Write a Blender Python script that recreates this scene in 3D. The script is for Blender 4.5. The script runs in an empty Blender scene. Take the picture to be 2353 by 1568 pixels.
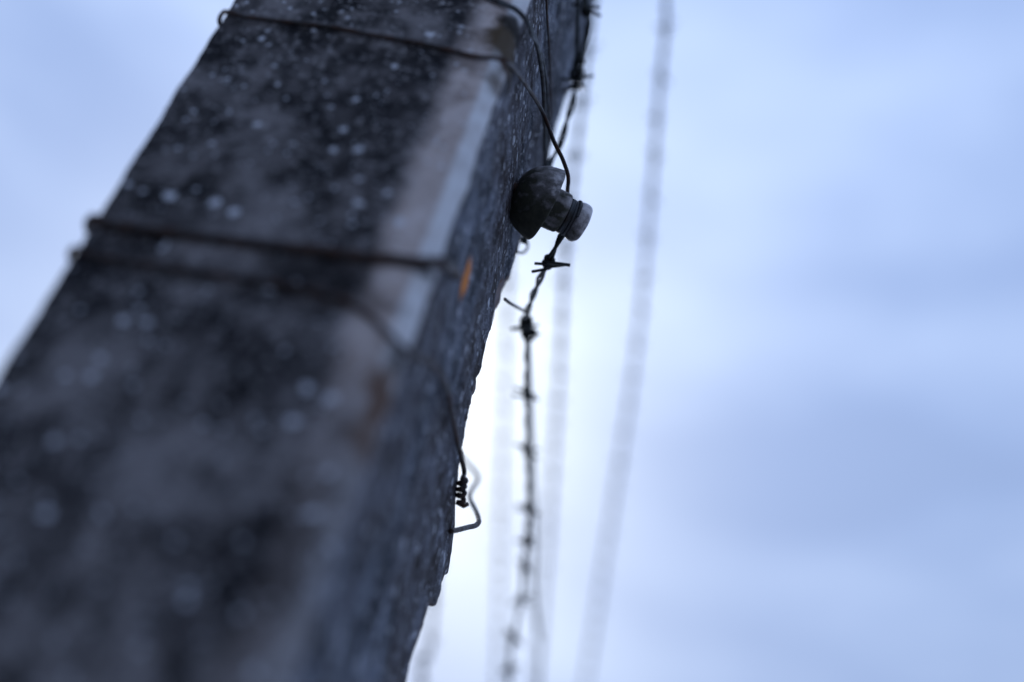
import bpy, bmesh, math, random
from mathutils import Vector, Matrix, noise
random.seed(7)
scene = bpy.context.scene
col = scene.collection

# ------------------------------------------------------------------ frame of reference
# x: out of the post's wire side, y: along the fence, z: up. O is where the insulator meets the post.
H = 2.40
O = Vector((0, 0, H))
F = 2961.0; CX, CY = 1176.5, 784.0                   # focal length and centre in photo pixels (2353 wide)
dz_ = Vector((2041-CX, -2380-CY, F)).normalized()
dy_ = Vector((1083-CX, 3530-CY, F)); dy_ = (dy_ - dz_*dy_.dot(dz_)).normalized()
dx_ = dy_.cross(dz_)
def c2w(v): v = Vector(v); return Vector((dx_.dot(v), dy_.dot(v), dz_.dot(v)))
def ray(px, py): return c2w((px-CX, py-CY, F))/F       # depth-1 ray
D0 = 1.2
CAM = -ray(1185, 440).normalized()*D0
def at(px, py, d): return CAM + ray(px, py)*d          # d: depth along the optical axis
def onx(px, py, x=0.0): r = ray(px, py); return CAM + r*((x-CAM.x)/r.x)
def ony(px, py, y): r = ray(px, py); return CAM + r*((y-CAM.y)/r.y)
def onz(px, py, z): r = ray(px, py); return CAM + r*((z-CAM.z)/r.z)
def depth(p): return (p-CAM).dot(c2w((0, 0, 1)))

# ------------------------------------------------------------------ camera
cam = bpy.data.cameras.new('camera'); co = bpy.data.objects.new('camera', cam); col.objects.link(co)
cam.sensor_fit = 'HORIZONTAL'; cam.sensor_width = 36; cam.lens = F/2353*36
X, Y, Z = c2w((1, 0, 0)), c2w((0, -1, 0)), c2w((0, 0, -1))
M = Matrix((X, Y, Z)).transposed().to_4x4(); M.translation = CAM + O
co.matrix_world = M
cam.clip_start = 0.02; cam.clip_end = 3000
cam.dof.use_dof = True; cam.dof.focus_distance = 1.165; cam.dof.aperture_fstop = 1.22
scene.camera = co

# ------------------------------------------------------------------ sky, sun, exposure
sun_dir = ray(860, 960).normalized()
elev = math.asin(sun_dir.z); azim = math.atan2(sun_dir.x, sun_dir.y)
w = bpy.data.worlds.new('World'); scene.world = w; w.use_nodes = True
nt = w.node_tree; N = nt.nodes; L = nt.links; N.clear()
def nd(t, **k):
    n = N.new(t)
    for a, b in k.items(): setattr(n, a, b)
    return n
sky = nd('ShaderNodeTexSky', sky_type='NISHITA'); sky.sun_disc = False
sky.sun_elevation = elev; sky.sun_rotation = azim
sky.air_density = 1.2; sky.dust_density = 0.8; sky.ozone_density = 2.0
tc = nd('ShaderNodeTexCoord')
dot = nd('ShaderNodeVectorMath', operation='DOT_PRODUCT'); L.new(tc.outputs['Generated'], dot.inputs[0]); dot.inputs[1].default_value = sun_dir
def math_(op, a, b=None, clamp=False):
    m = nd('ShaderNodeMath', operation=op); m.use_clamp = clamp
    for i, v in enumerate((a, b)):
        if v is None: continue
        if isinstance(v, (int, float)): m.inputs[i].default_value = v
        else: L.new(v, m.inputs[i])
    return m.outputs[0]
dp = math_('MAXIMUM', dot.outputs['Value'], 0.0)
# thin cloud veil: bright by forward scatter round the hidden sun, plain elsewhere
lobe1 = math_('POWER', dp, 60.0); lobe2 = math_('POWER', dp, 9.0)
up = nd('ShaderNodeSeparateXYZ'); L.new(tc.outputs['Generated'], up.inputs[0])
over = math_('ADD', math_('MULTIPLY', math_('MAXIMUM', up.outputs[2], 0.0), .855), .427)      # overcast: zenith three times the horizon
lum = math_('ADD', math_('ADD', math_('MULTIPLY', lobe1, 3.8), math_('MULTIPLY', lobe2, .8)), math_('MULTIPLY', over, 6.7))
mp = nd('ShaderNodeMapping'); L.new(tc.outputs['Generated'], mp.inputs[0]); mp.inputs['Scale'].default_value = (1.6, 1.6, 5.0); mp.inputs['Location'].default_value = (3.1, 0.4, 0.55)
nz = nd('ShaderNodeTexNoise'); nz.inputs['Scale'].default_value = 1.7; nz.inputs['Detail'].default_value = 4; nz.inputs['Roughness'].default_value = .5
L.new(mp.outputs[0], nz.inputs['Vector'])
cl = nd('ShaderNodeMapRange'); cl.inputs[1].default_value = .38; cl.inputs[2].default_value = .68; cl.inputs[3].default_value = .86; cl.inputs[4].default_value = 1.16
L.new(nz.outputs['Fac'], cl.inputs[0])
lum2 = math_('MULTIPLY', lum, cl.outputs[0])
tint = nd('ShaderNodeMix', data_type='RGBA'); tint.inputs[6].default_value = (.42, .585, 1.0, 1); tint.inputs[7].default_value = (.86, .95, 1.0, 1)
warm = math_('ADD', math_('MULTIPLY', lobe1, .8), math_('MULTIPLY', math_('SUBTRACT', cl.outputs[0], .9), .9), clamp=True)
L.new(warm, tint.inputs[0])
veil = nd('ShaderNodeVectorMath', operation='SCALE'); L.new(tint.outputs[2], veil.inputs[0]); L.new(lum2, veil.inputs['Scale'])
mixw = nd('ShaderNodeMix', data_type='RGBA'); mixw.inputs[0].default_value = .82
L.new(sky.outputs[0], mixw.inputs[6]); L.new(veil.outputs[0], mixw.inputs[7])
bg = nd('ShaderNodeBackground'); bg.inputs['Strength'].default_value = .12
L.new(mixw.outputs[2], bg.inputs['Color'])
wo = nd('ShaderNodeOutputWorld'); L.new(bg.outputs[0], wo.inputs['Surface'])
sl = bpy.data.lights.new('sun', 'SUN'); so = bpy.data.objects.new('sun', sl); col.objects.link(so)
sl.energy = 0.8; sl.angle = math.radians(12); sl.color = (1.0, .96, .9)
so.rotation_euler = (-sun_dir).to_track_quat('-Z', 'Y').to_euler(); so.location = (0, 0, 12)
vs = scene.view_settings; vs.view_transform = 'Standard'; vs.look = 'None'; vs.exposure = 0.15; vs.gamma = 1.0; vs.use_curve_mapping = False

# ------------------------------------------------------------------ helpers
class NT:
    def __init__(s, name):
        s.m = bpy.data.materials.new(name); s.m.use_nodes = True; s.t = s.m.node_tree; s.t.nodes.clear()
        s.out = s.n('ShaderNodeOutputMaterial'); s.b = s.n('ShaderNodeBsdfPrincipled'); s.l(s.b.outputs[0], s.out.inputs[0])
    def n(s, t, **k):
        x = s.t.nodes.new(t)
        for a, b in k.items(): setattr(x, a, b)
        return x
    def l(s, a, b): s.t.links.new(a, b)
    def put(s, v, sock):
        if hasattr(v, 'links'): s.l(v, sock)
        else: sock.default_value = v
    def math(s, op, a, b=0.0, c=0.0, clamp=False):
        m = s.n('ShaderNodeMath', operation=op); m.use_clamp = clamp
        s.put(a, m.inputs[0]); s.put(b, m.inputs[1]); s.put(c, m.inputs[2]); return m.outputs[0]
    def obj(s): return s.n('ShaderNodeTexCoord').outputs['Object']
    def mapping(s, v, scale=(1, 1, 1), loc=(0, 0, 0)):
        m = s.n('ShaderNodeMapping'); s.l(v, m.inputs[0]); m.inputs['Scale'].default_value = scale; m.inputs['Location'].default_value = loc; return m.outputs[0]
    def noise(s, v, scale, detail=4, rough=.55, dist=0):
        m = s.n('ShaderNodeTexNoise'); s.l(v, m.inputs['Vector']); m.inputs['Scale'].default_value = scale
        m.inputs['Detail'].default_value = detail; m.inputs['Roughness'].default_value = rough; m.inputs['Distortion'].default_value = dist; return m.outputs['Fac']
    def voro(s, v, scale):
        m = s.n('ShaderNodeTexVoronoi'); s.l(v, m.inputs['Vector']); m.inputs['Scale'].default_value = scale; return m
    def rng(s, v, a, b, c=0.0, d=1.0, smooth=False):
        m = s.n('ShaderNodeMapRange'); s.put(v, m.inputs[0])
        if smooth: m.interpolation_type = 'SMOOTHSTEP'
        for i, q in enumerate((a, b, c, d)): m.inputs[i+1].default_value = q
        return m.outputs[0]
    def mix(s, f, a, b):
        m = s.n('ShaderNodeMix', data_type='RGBA'); s.put(f, m.inputs[0])
        for v, k in ((a, 6), (b, 7)): s.put((*v, 1) if isinstance(v, tuple) and len(v) == 3 else v, m.inputs[k])
        return m.outputs[2]
    def blob(s, p, c, size, nz, amp=.5):
        v = s.n('ShaderNodeVectorMath', operation='SUBTRACT'); s.l(p, v.inputs[0]); v.inputs[1].default_value = c
        v2 = s.n('ShaderNodeVectorMath', operation='DIVIDE'); s.l(v.outputs[0], v2.inputs[0]); v2.inputs[1].default_value = size
        le = s.n('ShaderNodeVectorMath', operation='LENGTH'); s.l(v2.outputs[0], le.inputs[0])
        q = s.math('ADD', le.outputs['Value'], s.math('MULTIPLY', s.math('SUBTRACT', nz, .5), amp*2))
        return s.rng(q, 1.15, .45, 0, 1, True)
    def bump(s, h, strength, dist):
        b = s.n('ShaderNodeBump'); b.inputs['Strength'].default_value = strength; b.inputs['Distance'].default_value = dist
        s.l(h, b.inputs['Height']); s.l(b.outputs[0], s.b.inputs['Normal'])

def link(name, me, mat, parent=None):
    o = bpy.data.objects.new(name, me); col.objects.link(o)
    if mat and not me.materials: me.materials.append(mat)
    if parent: o.parent = parent
    return o
def tag(o, label, cat=None, group=None, kind=None):
    o['label'] = label
    if cat: o['category'] = cat
    if group: o['group'] = group
    if kind: o['kind'] = kind
    return o
def thing(name, loc, label, cat, group=None):
    o = bpy.data.objects.new(name, None); col.objects.link(o); o.location = loc; o.empty_display_size = .05
    return tag(o, label, cat, group)
def mesh(name, verts, faces, smooth=True):
    me = bpy.data.meshes.new(name); me.from_pydata([tuple(v) for v in verts], [], faces); me.update()
    if smooth: me.polygons.foreach_set('use_smooth', [True]*len(me.polygons))
    return me
def catmull(pts, step):
    P = [Vector(p) for p in pts]; P = [P[0]*2-P[1]] + P + [P[-1]*2-P[-2]]; out = []
    for i in range(1, len(P)-2):
        n = max(2, int((P[i+1]-P[i]).length/step))
        for k in range(n):
            t = k/n
            out.append(.5*(2*P[i] + (P[i+1]-P[i-1])*t + (2*P[i-1]-5*P[i]+4*P[i+1]-P[i+2])*t*t + (3*P[i]-P[i-1]-3*P[i+1]+P[i+2])*t**3))
    out.append(P[-2]); return out
def frames(pts):
    T = [(pts[min(i+1, len(pts)-1)]-pts[max(i-1, 0)]).normalized() for i in range(len(pts))]
    up = Vector((1, 0, 0)) if abs(T[0].x) < .8 else Vector((0, 0, 1))
    n = (up - T[0]*up.dot(T[0])).normalized(); out = []
    for t in T:
        n = (n - t*n.dot(t)).normalized(); out.append((t, n, t.cross(n)))
    return out
def tube_data(pts, r, seg=8, verts=None, faces=None, taper=0):
    verts = [] if verts is None else verts; faces = [] if faces is None else faces; b = len(verts)
    fr = frames(pts); n = len(pts)
    for i, (p, (t, u, v)) in enumerate(zip(pts, fr)):
        rr = r*(1+.05*noise.noise(p*300))
        for k in range(seg):
            a = 2*math.pi*k/seg; verts.append(p + u*(math.cos(a)*rr) + v*(math.sin(a)*rr))
    for i in range(n-1):
        for k in range(seg):
            k2 = (k+1) % seg; faces.append((b+i*seg+k, b+i*seg+k2, b+(i+1)*seg+k2, b+(i+1)*seg+k))
    faces.append(tuple(b+k for k in reversed(range(seg)))); faces.append(tuple(b+(n-1)*seg+k for k in range(seg)))
    return verts, faces
def tube(name, pts, r, mat, parent, step=.004, seg=8, origin=Vector()):
    v, f = tube_data([p-origin for p in catmull(pts, step)], r, seg); return link(name, mesh(name, v, f), mat, parent)
def coil(center, axis, r, turns, length, n=18, phase=0.0, loose=.55):
    axis = axis.normalized(); u = axis.orthogonal().normalized(); v = axis.cross(u); m = int(turns*n)
    out = []
    for i in range(m+1):
        w_ = 1 + loose*noise.noise(Vector((i*.13, r*900, phase))); a = 2*math.pi*i/n + phase
        out.append(center + axis*(length*(i/m-.5) + loose*.004*noise.noise(Vector((i*.11, 7, phase)))) + u*(r*w_*math.cos(a)) + v*(r*w_*math.sin(a)))
    return out

# ------------------------------------------------------------------ materials
def wire_mat(name, base, rust, amt):
    k = NT(name); p = k.obj(); a = k.noise(p, 90, 5); c = k.mix(k.rng(a, .62-amt, .75-amt*.5), base, rust)
    k.l(c, k.b.inputs['Base Color']); k.b.inputs['Metallic'].default_value = .55
    k.l(k.rng(a, .3, .7, .38, .7), k.b.inputs['Roughness']); k.bump(k.noise(p, 900, 3), .3, .0006); return k.m
M_WIRE = wire_mat('galvanised_wire', (.05, .055, .062), (.025, .018, .014), .15)
M_RUST = wire_mat('rusty_wire', (.022, .016, .015), (.05, .02, .011), .22)
M_BARB = wire_mat('barbed_steel', (.022, .028, .028), (.014, .011, .010), .15)

def concrete():
    k = NT('weathered_concrete'); p = k.obj(); xyz = k.n('ShaderNodeSeparateXYZ'); k.l(p, xyz.inputs[0]); px, py, pz = xyz.outputs
    n1 = k.noise(p, 14, 8, .62); n2 = k.noise(p, 55, 6, .6); n3 = k.noise(p, 5, 3); fine = k.noise(p, 420, 4, .7); nf2 = k.noise(p, 170, 5, .65)
    st = k.noise(k.mapping(p, (1, .8, .35)), 48, 6, .6, .3)          # streaks that run down the post
    # dirty grey of the front
    t = k.math('ADD', k.math('MULTIPLY', n1, .55), k.math('MULTIPLY', n2, .45))
    front = k.mix(k.rng(t, .41, .60, 0, 1), (.009, .008, .009), (.18, .167, .172))
    front = k.mix(k.rng(k.math('ADD', k.math('MULTIPLY', n3, .6), k.math('MULTIPLY', n1, .4)), .40, .56, .82, 0), front, (.009, .009, .012))
    front = k.mix(k.rng(nf2, .54, .66, 0, .6), front, (.34, .325, .335))
    # wire side: black algae with bluish lichen
    n4 = k.noise(k.mapping(p, (1, .7, 1)), 38, 6, .6)
    s1 = k.math('ADD', k.math('MULTIPLY', st, .35), k.math('ADD', k.math('MULTIPLY', n4, .4), k.math('MULTIPLY', nf2, .25)))
    side = k.mix(k.rng(s1, .46, .58), (.010, .009, .013), (.20, .22, .28))
    q = k.mapping(p, (1, .45, 1.2)); grain = k.noise(q, 1050, 3, .75); clump = k.noise(q, 130, 4, .6)
    side = k.mix(k.math('MULTIPLY', k.rng(grain, .50, .60), k.rng(k.math('ADD', k.math('MULTIPLY', clump, .6), k.math('MULTIPLY', s1, .4)), .49, .58, .04, 1)), side, (.58, .63, .72))
    side = k.mix(k.rng(grain, .50, .42, 0, .85), side, (.006, .006, .008))
    side = k.mix(k.rng(k.math('ADD', n3, k.math('MULTIPLY', n4, .3)), .56, .66, 0, .35), side, (.07, .045, .035))
    isside = k.rng(k.math('SUBTRACT', px, py), .172, .178)           # x - y tells front (y=-.19) from side (x=0)
    onfront = k.rng(py, -.183, -.186, 0, 1)
    base = k.mix(onfront, side, front)
    # clean pale edge along the chamfer
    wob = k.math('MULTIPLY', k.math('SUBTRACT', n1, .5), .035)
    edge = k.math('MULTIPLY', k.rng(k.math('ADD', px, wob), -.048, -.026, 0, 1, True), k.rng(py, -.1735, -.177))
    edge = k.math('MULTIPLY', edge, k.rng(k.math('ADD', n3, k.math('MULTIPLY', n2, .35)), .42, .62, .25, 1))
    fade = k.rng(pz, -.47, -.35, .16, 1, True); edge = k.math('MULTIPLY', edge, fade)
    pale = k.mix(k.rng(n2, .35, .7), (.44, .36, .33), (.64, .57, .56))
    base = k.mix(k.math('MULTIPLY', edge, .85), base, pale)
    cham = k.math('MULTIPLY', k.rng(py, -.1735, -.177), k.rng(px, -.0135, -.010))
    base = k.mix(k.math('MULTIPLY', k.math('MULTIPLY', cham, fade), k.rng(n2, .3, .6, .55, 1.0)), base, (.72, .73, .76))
    # pale lichen specks on the front
    for sc, r0, a in ((62, .27, .8), (140, .33, .6), (30, .15, .8)):
        v = k.voro(k.mapping(p, (1, 1, 1), (sc, 1, 2)), sc)
        sp = k.n('ShaderNodeSeparateColor'); k.l(v.outputs['Color'], sp.inputs[0])
        rr = k.math('MULTIPLY', k.rng(sp.outputs[0], .66, 1.0), r0)
        dd = k.math('ADD', v.outputs['Distance'], k.math('MULTIPLY', k.math('SUBTRACT', k.noise(p, 260, 4, .6), .5), .55))
        m = k.math('MULTIPLY', k.rng(k.math('SUBTRACT', rr, dd), -.02, .05), a)
        base = k.mix(k.math('MULTIPLY', m, k.rng(rr, .0, .01)), base, (.62, .64, .70))
    # rust stains and dark patches under the wires and fixings
    def F(px_, py_): q = ony(px_, py_, -.19); return (q.x, q.y, q.z)
    for c, sz, colr, a in MARKS(F):
        base = k.mix(k.math('MULTIPLY', k.blob(p, c, sz, n2), a), base, colr)
    q = onx(1072, 640); base = k.mix(k.math('MULTIPLY', k.blob(p, tuple(q), (.05, .0135, .022), nf2, .3), 1.0), base, (.75, .24, .03))
    q = onx(1150, 665); base = k.mix(k.math('MULTIPLY', k.blob(p, tuple(q), (.05, .006, .02), nf2, .6), .7), base, (.16, .07, .03))
    # freshly broken concrete
    at_ = k.n('ShaderNodeAttribute'); at_.attribute_name = 'broken'
    base = k.mix(k.math('MULTIPLY', at_.outputs['Fac'], k.rng(nf2, .3, .6, .35, .9)), base, k.mix(n2, (.14, .10, .09), (.40, .31, .28)))
    k.l(base, k.b.inputs['Base Color']); k.l(k.rng(n2, .3, .7, .6, .95), k.b.inputs['Roughness']); k.b.inputs['Specular IOR Level'].default_value = .10
    h = k.math('ADD', k.math('MULTIPLY', fine, .35), k.math('ADD', k.math('MULTIPLY', nf2, .5), n2))
    k.bump(h, .4, .003); return k.m
def MARKS(F):
    q = [((1168, 88), (.021, .045, .034), (.060, .038, .016), .95), ((1190, 45), (.018, .04, .013), (.010, .008, .006), .9),
         ((1158, 172), (.015, .02, .024), (.075, .048, .026), .85), ((1163, 131), (.014, .02, .0035), (.07, .025, .01), .8),
         ((925, 815), (.011, .02, .016), (.012, .009, .008), .97), ((880, 900), (.012, .02, .03), (.10, .05, .028), .9), ((850, 985), (.012, .02, .03), (.11, .06, .036), .7),
         ((800, 690), (.05, .02, .012), (.035, .022, .018), .5), ((940, 605), (.04, .02, .007), (.016, .015, .017), .8),
         ((720, 620), (.05, .02, .03), (.012, .011, .013), .6)]
    return [(F(*a), b, c, d) for a, b, c, d in q]
M_CONC = concrete()

def ceramic():
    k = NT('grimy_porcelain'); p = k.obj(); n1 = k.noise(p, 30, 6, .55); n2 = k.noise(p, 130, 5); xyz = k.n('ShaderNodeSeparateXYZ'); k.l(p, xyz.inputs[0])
    low = k.math('MULTIPLY', xyz.outputs[2], -13.0)                  # moss on the underside; shade below and lit top painted in with it
    near = k.math('MULTIPLY', k.math('SUBTRACT', xyz.outputs[0], .036), -4.5)    # shading painted in, darker towards the post end
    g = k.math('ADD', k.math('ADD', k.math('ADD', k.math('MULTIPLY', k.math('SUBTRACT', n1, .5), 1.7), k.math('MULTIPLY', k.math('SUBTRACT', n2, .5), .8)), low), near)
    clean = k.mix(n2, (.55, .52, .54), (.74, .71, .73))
    grime_shade = k.mix(k.rng(n2, .35, .7), (.008, .009, .004), (.030, .030, .018))
    dirt_shade = k.mix(k.rng(n1, .35, .65), (.08, .072, .076), (.27, .25, .255))
    c = k.mix(k.rng(g, -.30, .02), clean, dirt_shade); c = k.mix(k.rng(g, .02, .30), c, grime_shade)
    k.l(c, k.b.inputs['Base Color']); k.l(k.rng(g, -.2, .2, .35, .85), k.b.inputs['Roughness'])
    k.bump(k.math('ADD', n2, k.noise(p, 700, 3)), .35, .0012); return k.m
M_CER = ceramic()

def ground_mat():
    k = NT('pale_bounce_gravel'); p = k.obj(); a = k.noise(p, .6, 6); b = k.noise(p, 14, 8, .7)  # unseen ground; pale frosty tone added to bounce light onto the post
    k.l(k.mix(k.rng(k.math('ADD', k.math('MULTIPLY', a, .5), k.math('MULTIPLY', b, .5)), .38, .62), (.36, .36, .37), (.58, .59, .62)), k.b.inputs['Base Color'])
    k.b.inputs['Roughness'].default_value = .95; k.bump(b, .8, .05); return k.m

# ------------------------------------------------------------------ ground
v, f = [], []
G = 24; ext = [(-1)**(i < G/2)*abs((i-G/2)/(G/2))**3*900 for i in range(G+1)]
for yy in ext:
    for xx in ext:
        d = math.hypot(xx, yy); v.append((xx, yy, 0 if d < 12 else .35*noise.noise(Vector((xx*.02, yy*.02, 0)))*min(1, (d-12)/40)))
for j in range(G):
    for i in range(G): f.append((j*(G+1)+i, j*(G+1)+i+1, (j+1)*(G+1)+i+1, (j+1)*(G+1)+i))
g = link('ground', mesh('ground', v, f), ground_mat()); g['kind'] = 'structure'; g['label'] = 'unseen gravel ground below the fence, made pale to bounce light'

# ------------------------------------------------------------------ concrete post
W = .245
BACK = [(-3, .17), (-.60, .168), (-.4191, .1639), (-.4041, .157), (-.389, .153), (-.3684, .1625), (-.3535, .162), (-.346, .166), (-.3300, .196), (-.3242, .2034), (-.3113, .206), (-.3028, .2017), (-.290, .209), (-.2803, .2221), (-.275, .2195), (-.264, .2075), (-.256, .1844), (-.2496, .1532), (-.2389, .1416), (-.2266, .1322), (-.2126, .1312), (-.1766, .1348), (-.1504, .1377), (-.1448, .1345), (-.138, .126), (-.101, .122), (.026, .115), (.16, .121), (.288, .131), (.36, .15), (.425, .162), (.582, .158), (3, .155)]
def lerp_tab(tab, z):
    for (a, b), (c, d) in zip(tab, tab[1:]):
        if a <= z <= c: return b + (d-b)*(z-a)/(c-a)
def sstep(a, b, x): t = max(0, min(1, (x-a)/(b-a))); return t*t*(3-2*t)
def build_post():
    zs = []; z = -2.62
    while z < 1.25:
        zs.append(z); z += .0035 if -.66 <= z <= .72 else .03
    zs.append(1.25)
    nf, nc, ns, nr, nb, nl = 60, 6, 95, 7, 14, 10
    verts, brk = [], []
    for z in zs:
        yb = lerp_tab(BACK, z); jag = noise.noise(Vector((0, 3.3, z*45)))*.002 + noise.noise(Vector((0, 9.3, z*160)))*.0014
        yb += jag if z < .3 else jag*.4
        ring = []
        for i in range(nf): ring.append((-W + .012 + (W-.012-.014)*i/nf, -.19))
        for i in range(nc):
            a = i/nc; bul = .0035*math.sin(math.pi*a); ring.append((-.014+.014*a + bul*.6, -.19+.015*a - bul*.6))
        rb = .009 + .004*noise.noise(Vector((5, 0, z*30))) if z > -.22 else .005
        for i in range(ns): ring.append((0, -.175 + (yb-rb+.175)*i/ns))
        for i in range(nr):
            a = i/nr*math.pi/2; ring.append((-rb*(1-math.cos(a)), yb-rb+rb*math.sin(a)))
        ybk = min(yb, .17)
        for i in range(nb): ring.append((-rb - (W-.02-rb)*i/nb, yb + (ybk-yb)*min(1, i/3)))
        for i in range(nl): ring.append((-W + (.004 if i in (0, nl-1) else 0), ybk-.012 - (ybk-.012+.18)*i/nl))
        for (x, y) in ring:
            p = Vector((x, y, z)); b = 0
            d = noise.noise(p*22)*.0020 + noise.noise(p*75)*.0006 + noise.noise(p*190)*.0004 + abs(noise.noise(p*320))*-.0006
            nx = Vector((1, 0)) if abs(x) < .002 else (Vector((0, -1)) if y < -.18 else (Vector((.7, -.7)) if y < -.17 else Vector((.7, .7))))
            if x < -W+.02: nx = Vector((-1, 0))
            elif y > yb-.002 and x < -.02: nx = Vector((0, 1))
            if x > -.02 and y > -.1:       # spalled back edge
                e = yb - y; n0 = noise.noise(Vector((1, y*30, z*14)))*.014 + noise.noise(Vector((4, y*90, z*60)))*.005
                wid = .044*sstep(-.26, -.17, z)*sstep(.02, -.07, z) + .020*sstep(.02, -.05, z)*0 + .012
                m = sstep(-.002, .0035, wid + n0 - e) * (1 if z > -.26 else .3)
                b = m; d -= m*(.0065 + .003*noise.noise(p*60)) * (1 if wid > .02 else .45)
                c2 = sstep(-.002, .002, .022 + n0*1.5 - e)*sstep(-.25, -.2, z)*sstep(-.05, -.1, z)
                d -= c2*.006
            verts.append((x+nx.x*d, y+nx.y*d, z)); brk.append(b)
    n = len(ring); faces = []
    for j in range(len(zs)-1):
        for i in range(n):
            i2 = (i+1) % n; faces.append((j*n+i, j*n+i2, (j+1)*n+i2, (j+1)*n+i))
    faces.append(tuple(reversed(range(n)))); faces.append(tuple((len(zs)-1)*n+i for i in range(n)))
    me = mesh('shaft', verts, faces); a = me.attributes.new('broken', 'FLOAT', 'POINT'); a.data.foreach_set('value', brk)
    return me
post = thing('concrete_fence_post', (0, 0, 0), 'dark weathered concrete fence post with pale chamfered edge, close to the camera', 'fence post')
shaft_me = build_post(); shaft = link('shaft', shaft_me, M_CONC, post); shaft.location = (0, 0, H)
# next post of the row, low and far along the wires
post2 = thing('concrete_fence_post', (.12, 4.3, 0), 'farther concrete fence post where the wires end', 'fence post')
s2 = link('shaft', shaft_me, None, post2); s2.location = (0, 0, H)

# ------------------------------------------------------------------ insulators
def lathe(name, prof, mat, parent, seg=56, close=True):
    v, f = [], []
    for (a, r) in prof:
        for k in range(seg):
            t = 2*math.pi*k/seg; q = Vector((a, r*math.cos(t), r*math.sin(t)))
            rr = r + (noise.noise(q*120)*.0006 + noise.noise(q*420)*.00025)*(1 if r > .006 else 0)
            v.append((a + noise.noise(q*90)*.0003, rr*math.cos(t), rr*math.sin(t)))
    n = len(prof)
    for i in range(n-1):
        for k in range(seg): k2 = (k+1) % seg; f.append((i*seg+k, (i+1)*seg+k, (i+1)*seg+k2, i*seg+k2))
    if close: f.append(tuple(range(seg))); f.append(tuple((n-1)*seg+k for k in reversed(range(seg))))
    return link(name, mesh(name, v, f), mat, parent)
def smooth_prof(pts, n=5):
    return [(q.x, max(q.y, .0004)) for q in catmull([Vector((a, r, 0)) for a, r in pts], .0012)]
AX = c2w((.885, .445, .16)).normalized()
def insulator(base, axis, label):
    t = thing('ceramic_insulator', base + O, label, 'insulator', 'insulators on the post')
    up = Vector((0, 0, 1)); x = axis; y = up.cross(x).normalized(); z = x.cross(y)
    t.rotation_euler = Matrix((x, y, z)).transposed().to_euler()
    skirt = [(.000, .006), (.000, .0135), (.0025, .0195), (.008, .0265), (.015, .0315), (.023, .0345), (.030, .0358), (.0325, .0356)]
    inner = [(.0333, .0345), (.0322, .0328), (.024, .030), (.016, .024), (.0125, .0165)]
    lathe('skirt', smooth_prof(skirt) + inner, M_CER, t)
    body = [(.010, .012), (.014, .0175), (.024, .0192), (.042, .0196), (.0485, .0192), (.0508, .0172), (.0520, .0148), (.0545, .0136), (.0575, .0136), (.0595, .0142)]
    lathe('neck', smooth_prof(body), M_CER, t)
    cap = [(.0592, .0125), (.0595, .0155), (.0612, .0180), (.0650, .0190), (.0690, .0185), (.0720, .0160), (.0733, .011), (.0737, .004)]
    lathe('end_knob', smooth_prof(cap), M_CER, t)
    v, f = tube_data([Vector((a, .0008*math.sin(a*200), 0)) for a in [-.03, -.024, -.018, -.012, -.006, 0, .004, .008, .011]], .0058, 12)
    link('pin', mesh('pin', v, f), M_RUST, t)
    prof = [(-.0155, .0063), (-.0155, .0115), (-.009, .0118), (-.0082, .0105), (-.008, .006)]
    lathe('lock_nut', prof, M_RUST, t, 6)
    return t
rim = at(1256, 472.4, 1.187)
INS = rim - AX*.0325
insulator(INS, AX, 'grimy white ceramic insulator with a bell skirt, wire wrapped round its neck')
INS2 = Vector((.02, .01, 1.06)); AX2 = Vector((.97, .05, -.2)).normalized()
insulator(INS2, AX2, 'upper ceramic insulator on the post, above the wire knot')

# ------------------------------------------------------------------ barbed wire
R_S = .00175
def barb_mesh(seed):
    rnd = random.Random(seed); v, f = [], []
    for s, side in ((-1, 0), (1, 1)):
        n = 20; pts = []; ph = math.pi/2 + rnd.uniform(-.35, .35); rr = .0043
        turns = 1.04
        c = [Vector((s*.0042 + .0036*(i/n-.5), rr*math.cos(ph+2*math.pi*turns*i/n), rr*math.sin(ph+2*math.pi*turns*i/n))) for i in range(n+1)]
        t0 = (c[0]-c[1]).normalized(); t1 = (c[-1]-c[-2]).normalized()
        ln = rnd.uniform(.013, .018); ln2 = rnd.uniform(.012, .018)
        a0 = c[0] + t0*ln + Vector((rnd.uniform(-.004, .004), rnd.uniform(-.002, .002), 0)); a1 = c[-1] + t1*ln2 + Vector((rnd.uniform(-.004, .004), 0, rnd.uniform(-.002, .002)))
        tube_data([a0, a0.lerp(c[0], .5)] + c + [a1.lerp(c[-1], .5), a1], .0016, 6, v, f)
    return mesh('barb', v, f)
BARBS = [barb_mesh(i) for i in range(6)]
for b in BARBS: b.materials.append(M_BARB)
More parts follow.
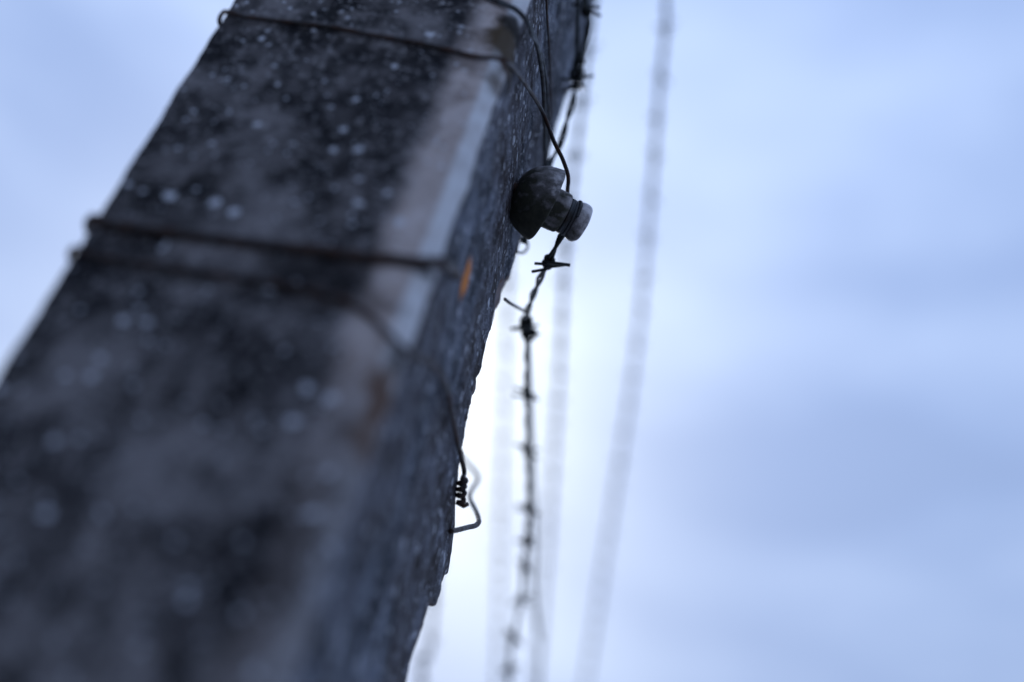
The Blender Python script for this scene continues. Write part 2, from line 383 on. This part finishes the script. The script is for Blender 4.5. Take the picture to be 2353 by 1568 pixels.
def barbed_wire(pts, label, barb_px=None, spacing=.088, start=.05, end=None, group='barbed wires of the fence', pitch=.085, strands=2, seed=0, r=R_S):
    rnd = random.Random(seed); base = Vector(pts[0]) + O
    t = thing('barbed_wire', base, label, 'barbed wire', group); o0 = Vector(pts[0])
    c = [p-o0 for p in catmull(pts, .004)]; fr = frames(c)
    s = [0]
    for a, b in zip(c, c[1:]): s.append(s[-1]+(b-a).length)
    for k in range(strands):
        q = []
        for i, (p, (tt, u, v)) in enumerate(zip(c, fr)):
            a = 2*math.pi*s[i]/pitch*(1+.0*i) + k*math.pi + .5*noise.noise(Vector((s[i]*6, seed, 0)))
            off = r*1.02*(1+.5*abs(noise.noise(Vector((s[i]*14, seed+k*0, 3)))))
            q.append(p + u*(math.cos(a)*off) + v*(math.sin(a)*off))
        vv, ff = tube_data(q, r, 8); link('strand', mesh('strand', vv, ff), M_BARB, t)
    def place(i):
        tt, u, v = fr[i]; a = rnd.uniform(-.55, .55) + rnd.choice((0, math.pi)); uu = u*math.cos(a)+v*math.sin(a); ww = tt.cross(uu)
        o = link('barb', BARBS[rnd.randrange(6)], None, t); m = Matrix((tt, uu, ww)).transposed().to_4x4(); m.translation = c[i]; o.matrix_local = m
    if barb_px is not None:      # barbs the photograph shows, nearest point of the wire to each
        for (bx, by) in barb_px:
            r_ = ray(bx, by).normalized(); i = min(range(len(c)), key=lambda j: ((c[j]+o0-CAM) - r_*((c[j]+o0-CAM).dot(r_))).length); place(i); last = s[i]
        start = last + spacing
    d = start; i = 0
    while d < (end or s[-1]):
        while i < len(s)-1 and s[i] < d: i += 1
        place(i); d += spacing*rnd.uniform(.9, 1.12)
    return t
groove = INS + AX*.0555
wrap_r = .0162
# main wire: leaves the insulator, is pulled to the post by a tie, then runs along the fence
below = at(1288, 545, depth(groove)+.006)
main = [at(1299, 530, depth(groove)-.004), below, at(1262, 598, 1.215), at(1234, 655, 1.27), at(1211, 718, 1.345), at(1210, 745, 1.39)]
for p, d in (((1211, 820), 1.45), ((1211, 900), 1.50), ((1213, 1040), 1.585), ((1215, 1165), 1.67), ((1210, 1240), 1.725), ((1203, 1305), 1.775), ((1197, 1375), 1.83), ((1180, 1470), 1.90), ((1171, 1535), 1.955)):
    main.append(at(*p, d))
a, b = main[-4], main[-1]; dirn = (b-a).normalized(); e = b + dirn*((4.13-b.y)/dirn.y)
e = Vector((.02, 4.13, -.03)); main += [b.lerp(e, .3)+Vector((0, 0, -.02)), b.lerp(e, .65)+Vector((0, 0, -.02)), e]
mw = barbed_wire(main, 'sharp barbed wire leaving the insulator below and running down the middle', [(1262, 603), (1212, 762), (1211, 900), (1212, 1040), (1214, 1165), (1207, 1240), (1204, 1305), (1198, 1375), (1180, 1470), (1172, 1530)], seed=1)
# splice where the tie grips the main wire
tg = (main[5]-main[4]).normalized()
sp = catmull(coil(at(1209, 742, 1.385), tg, .0052, 5.5, .026), .003)
v, f = tube_data([p-main[0] for p in sp], .0016, 8); link('splice', mesh('splice', v, f), M_BARB, mw)
sp = coil(at(1214, 768, 1.41), tg, .0062, 2.2, .008)
v, f = tube_data([p-main[0] for p in sp], .0017, 8); link('splice', mesh('splice', v, f), M_BARB, mw)

# loose second wire twisted off the splice, drifting apart from the main wire
g0 = at(1212, 772, 1.415); gw = [g0, at(1216, 900, 1.60), at(1221, 1040, 1.76), at(1226, 1165, 1.90), at(1227, 1250, 2.00), at(1224, 1330, 2.09), at(1228, 1400, 2.17), at(1236, 1470, 2.26), at(1239, 1568, 2.38)]
e = Vector((.09, 4.13, .02)); gw += [gw[-1].lerp(e, .4), e]
gt = thing('plain_wire', g0+O, 'smooth blurred wire running close beside the sharp barbed wire', 'wire', 'loose wires of the fence'); tube('strand', [p-g0 for p in gw], .0034, M_BARB, gt, .01)
# upper wire, far out of focus on the right
w3 = [INS2 + AX2*.0555 + Vector((0, .012, -.006))] + [onz(px, py, 1.04) for px, py in ((1536, -60), (1530, 60), (1515, 200), (1500, 400), (1462, 800), (1402, 1200), (1345, 1568))]
b = w3[-1]; e = Vector((.06, 4.13, 1.03)); w3 += [b.lerp(e, .5), e]
barbed_wire(w3, 'blurred barbed wire slanting down the right side of the sky', spacing=.1, seed=3, r=.0027)
# wires stapled to the back of the post
def run(px, x, label, seed, spacing=.09, zend=None):
    pts = [onx(*p, x) for p in px]; z0 = sum(p.z for p in pts)/len(pts)
    sl_ = max(-.3, min(.3, (pts[1].z-pts[0].z)/(pts[1].y-pts[0].y))); first = Vector((x, .16, pts[0].z + sl_*(.16-pts[0].y))); b = pts[-1]
    e = Vector((min(x, .1), 4.13, b.z-.01)); pts = [first] + pts + [b.lerp(e, .5), e]
    return barbed_wire(pts, label, spacing=spacing, seed=seed, r=.0026)
run([(1342, 200), (1318, 400), (1298, 600), (1282, 900), (1262, 1200), (1238, 1500), (1232, 1568)], -.035, 'blurred barbed wire just right of the sharp one, fading upward', 5)
run([(1160, 860), (1152, 1100), (1147, 1350), (1144, 1568)], -.16, 'faint blurred barbed wire between the post and the sharp wire', 6)
run([(995, 1420), (970, 1568)], -.19, 'faint blurred barbed wire at the foot of the post edge', 8)

# jumper wires hanging from the upper insulator, knotted together beside the post
def onface(px, py, x): return onx(px, py, x)
topd = INS2 + AX2*.05
j1 = [topd + Vector((-.02, .01, -.02)), onx(1372, -110, .022), onx(1352, 60, .022), onx(1336, 130, .020), onx(1326, 175, .020), onx(1316, 230, .020), onx(1300, 290, .020), onx(1284, 340, .018), onx(1266, 372, .014), onx(1235, 440, .010), onx(1214, 520, .006), onx(1203, 560, .004)]
jw = barbed_wire(j1, 'dark barbed wire hanging down the post side to behind the insulator', [(1366, 20), (1325, 195)], spacing=9, pitch=.10, seed=11, group='jumper wires beside the post')
kt = coil(onx(1327, 156, .020), (j1[4]-j1[3]) + Vector((0, .006, 0)), .0052, 2.6, .024, phase=1) + coil(onx(1326, 172, .020), (j1[4]-j1[3]) - Vector((0, .01, 0)), .0060, 2.2, .010, phase=2) + [onx(1338, 200, .022), onx(1341, 206, .022)]
v, f = tube_data([p-j1[0] for p in kt], .0017, 8); link('splice', mesh('splice', v, f), M_BARB, jw)
j2 = [topd + Vector((-.03, 0, -.02)), onx(1330, -110, .012), onx(1328, 0, .013), onx(1327, 90, .014), onx(1325, 150, .016), onx(1323, 180, .018)]
barbed_wire(j2, 'near vertical wire meeting the knot beside the post top', [], spacing=.5, start=9, pitch=.05, seed=12, group='jumper wires beside the post') if False else None
t2 = thing('jumper_wire', j2[0]+O, 'thick dark wire running straight down into the knot beside the post', 'wire', 'jumper wires beside the post')
tube('strand', [p-j2[0] for p in j2], .0024, M_BARB, t2)

# ------------------------------------------------------------------ binding wires
def bind(pts, r, mat, label, extra=(), name='binding_wire', group='binding wires on the post'):
    t = thing(name, pts[0]+O, label, 'wire', group); tube('strand', [p-pts[0] for p in pts], r, mat, t, .003)
    for nm, q in extra:
        v, f = tube_data([p-pts[0] for p in q], r, 8); link(nm, mesh(nm, v, f), mat, t)
    return t
FY = -.1925
def wrap_left(p0, p1):          # the wire goes on round the left edge of the post
    d = (p0-p1); d = d/abs(d.x); e = p0 + d*(p0.x+W-.03); z = e.z
    return [Vector((-W+.003, y, z+.012)) for y in (.02, -.10, -.165)] + [Vector((-W+.0035, -.179, z+.008)), Vector((-W+.008, -.1885, z+.006)), Vector((-W+.014, FY, z+.004)), e, e.lerp(p0, .12)]
turns = coil(groove + AX*.0002, AX, wrap_r, 3.2, .0078, 24, 2.0, .12)
A = wrap_left(ony(654, 50, FY), ony(760, 62, FY)) + [ony(654, 50, FY), ony(760, 62, FY), ony(860, 82, FY), ony(950, 97, FY), ony(1040, 117, FY), ony(1090, 130, FY), ony(1140, 134, FY-.002), ony(1165, 142, -.191), onx(1185, 165, .0025), onx(1215, 205, .006), onx(1240, 245, .010), onx(1258, 285, .018), at(1275, 330, 1.175), at(1291, 362, 1.18), at(1303, 395, 1.185), at(1306, 415, 1.19), at(1304, 438, 1.20), at(1306, 462, 1.212)]
bind(A, .0019, M_RUST, 'thin rusty wire crossing the front of the post and dropping to the insulator')
bind([turns[0], *turns[1:]], .0018, M_WIRE, 'wire wrapped in turns round the neck of the insulator', name='wrapped_wire')
for dpx, lab in ((0, 'thick grey wire bent over the post edge near its top'), (9, 'thin grey wire lying against the thick one near the post top')):
    B = [ony(1060-dpx, -60+dpx, FY), ony(1100, -25+dpx, FY), ony(1150, 5+dpx*.5, FY-.001), ony(1185, 22, FY-.0005), onx(1208, 45, .004), onx(1222, 72+dpx, .006+dpx*.0003), onx(1237+dpx*.45, 115, .008), onx(1246+dpx*.8, 170, .009), onx(1250+dpx*.9, 230, .010), onx(1252+dpx*.8, 300, .010), onx(1253+dpx*.3, 360, .010), onx(1248, 420, .008), onx(1235, 480, .004)]
    bind(B, .0022 if dpx == 0 else .0014, M_WIRE, lab)
C = [onx(1257, -160, .003), onx(1256, 0, .003), onx(1261, 90, .003), onx(1264, 170, .004), onx(1265, 260, .005), onx(1262, 330, .005), onx(1256, 400, .003)]
bind(C, .0012, M_RUST, 'thin black wire running straight down the post side near its top')
# wire over the front, lower and nearer, ending in a twist at the back edge
Fw = wrap_left(ony(654, 655, FY), ony(740, 668, FY)) + [ony(654, 655, FY), ony(740, 672, FY), ony(820, 705, FY), ony(880, 755, FY), ony(925, 800, FY), onx(960, 818, .003), onx(1000, 842, .004), onx(1026, 890, .004), onx(1038, 950, .004), onx(1050, 1010, .004), onx(1060, 1050, .005), onx(1067, 1085, .006), onx(1062, 1102, .007)]
tw0, tw1 = onx(1062, 1102, .005), onx(1057, 1154, .006)
bind(Fw, .0022, M_RUST, 'out-of-focus rusty wire crossing the post front and reaching its back edge', [('twist', coil((tw0+tw1)/2, tw1-tw0, .0032, 3.6, (tw1-tw0).length) + [tw1 + Vector((.004, .002, -.002)), tw1 + Vector((.006, .004, .002))])])
tie2 = wrap_left(ony(654, 568, FY), ony(800, 586, FY)) + [ony(654, 568, FY), ony(800, 586, FY), ony(930, 600, FY), ony(1000, 604, FY), ony(1018, 606, -.191), onx(1040, 618, .0025), onx(1052, 635, .002)]
bind(tie2, .0038, M_RUST, 'blurred dark wire lying across the middle of the post front')
# short tie from the back edge to the main wire
q0 = onx(1160, 688, .002); bind([q0, at(1172, 697, depth(q0)+.02), at(1190, 707, 1.30), at(1206, 717, 1.345)], .0017, M_WIRE, 'short straight tie wire from the post edge to the sharp barbed wire')
# loop by the underside of the insulator
q0 = onx(1196, 548, .001); bind([q0, at(1208, 552, 1.33), at(1213, 566, 1.34), at(1206, 579, 1.34), at(1196, 582, 1.32), onx(1185, 578, .001)], .0014, M_WIRE, 'tiny wire loop at the post edge under the insulator')
# bent wire stub
q0 = onx(1036, 1221, .004); d0 = depth(q0)
bent = [q0] + [at(px, py, d0+dd*.85) for px, py, dd in ((1052, 1218, .03), (1075, 1212, .07), (1092, 1208, .10), (1100, 1198, .13), (1094, 1176, .20), (1081, 1150, .28), (1079, 1138, .32), (1086, 1122, .38), (1097, 1105, .44), (1096, 1092, .48), (1084, 1076, .54), (1070, 1062, .60), (1050, 1040, .66))]
bind(bent, .0025, M_RUST, 'kinked loose wire end sticking out from the lower post edge', name='bent_wire')
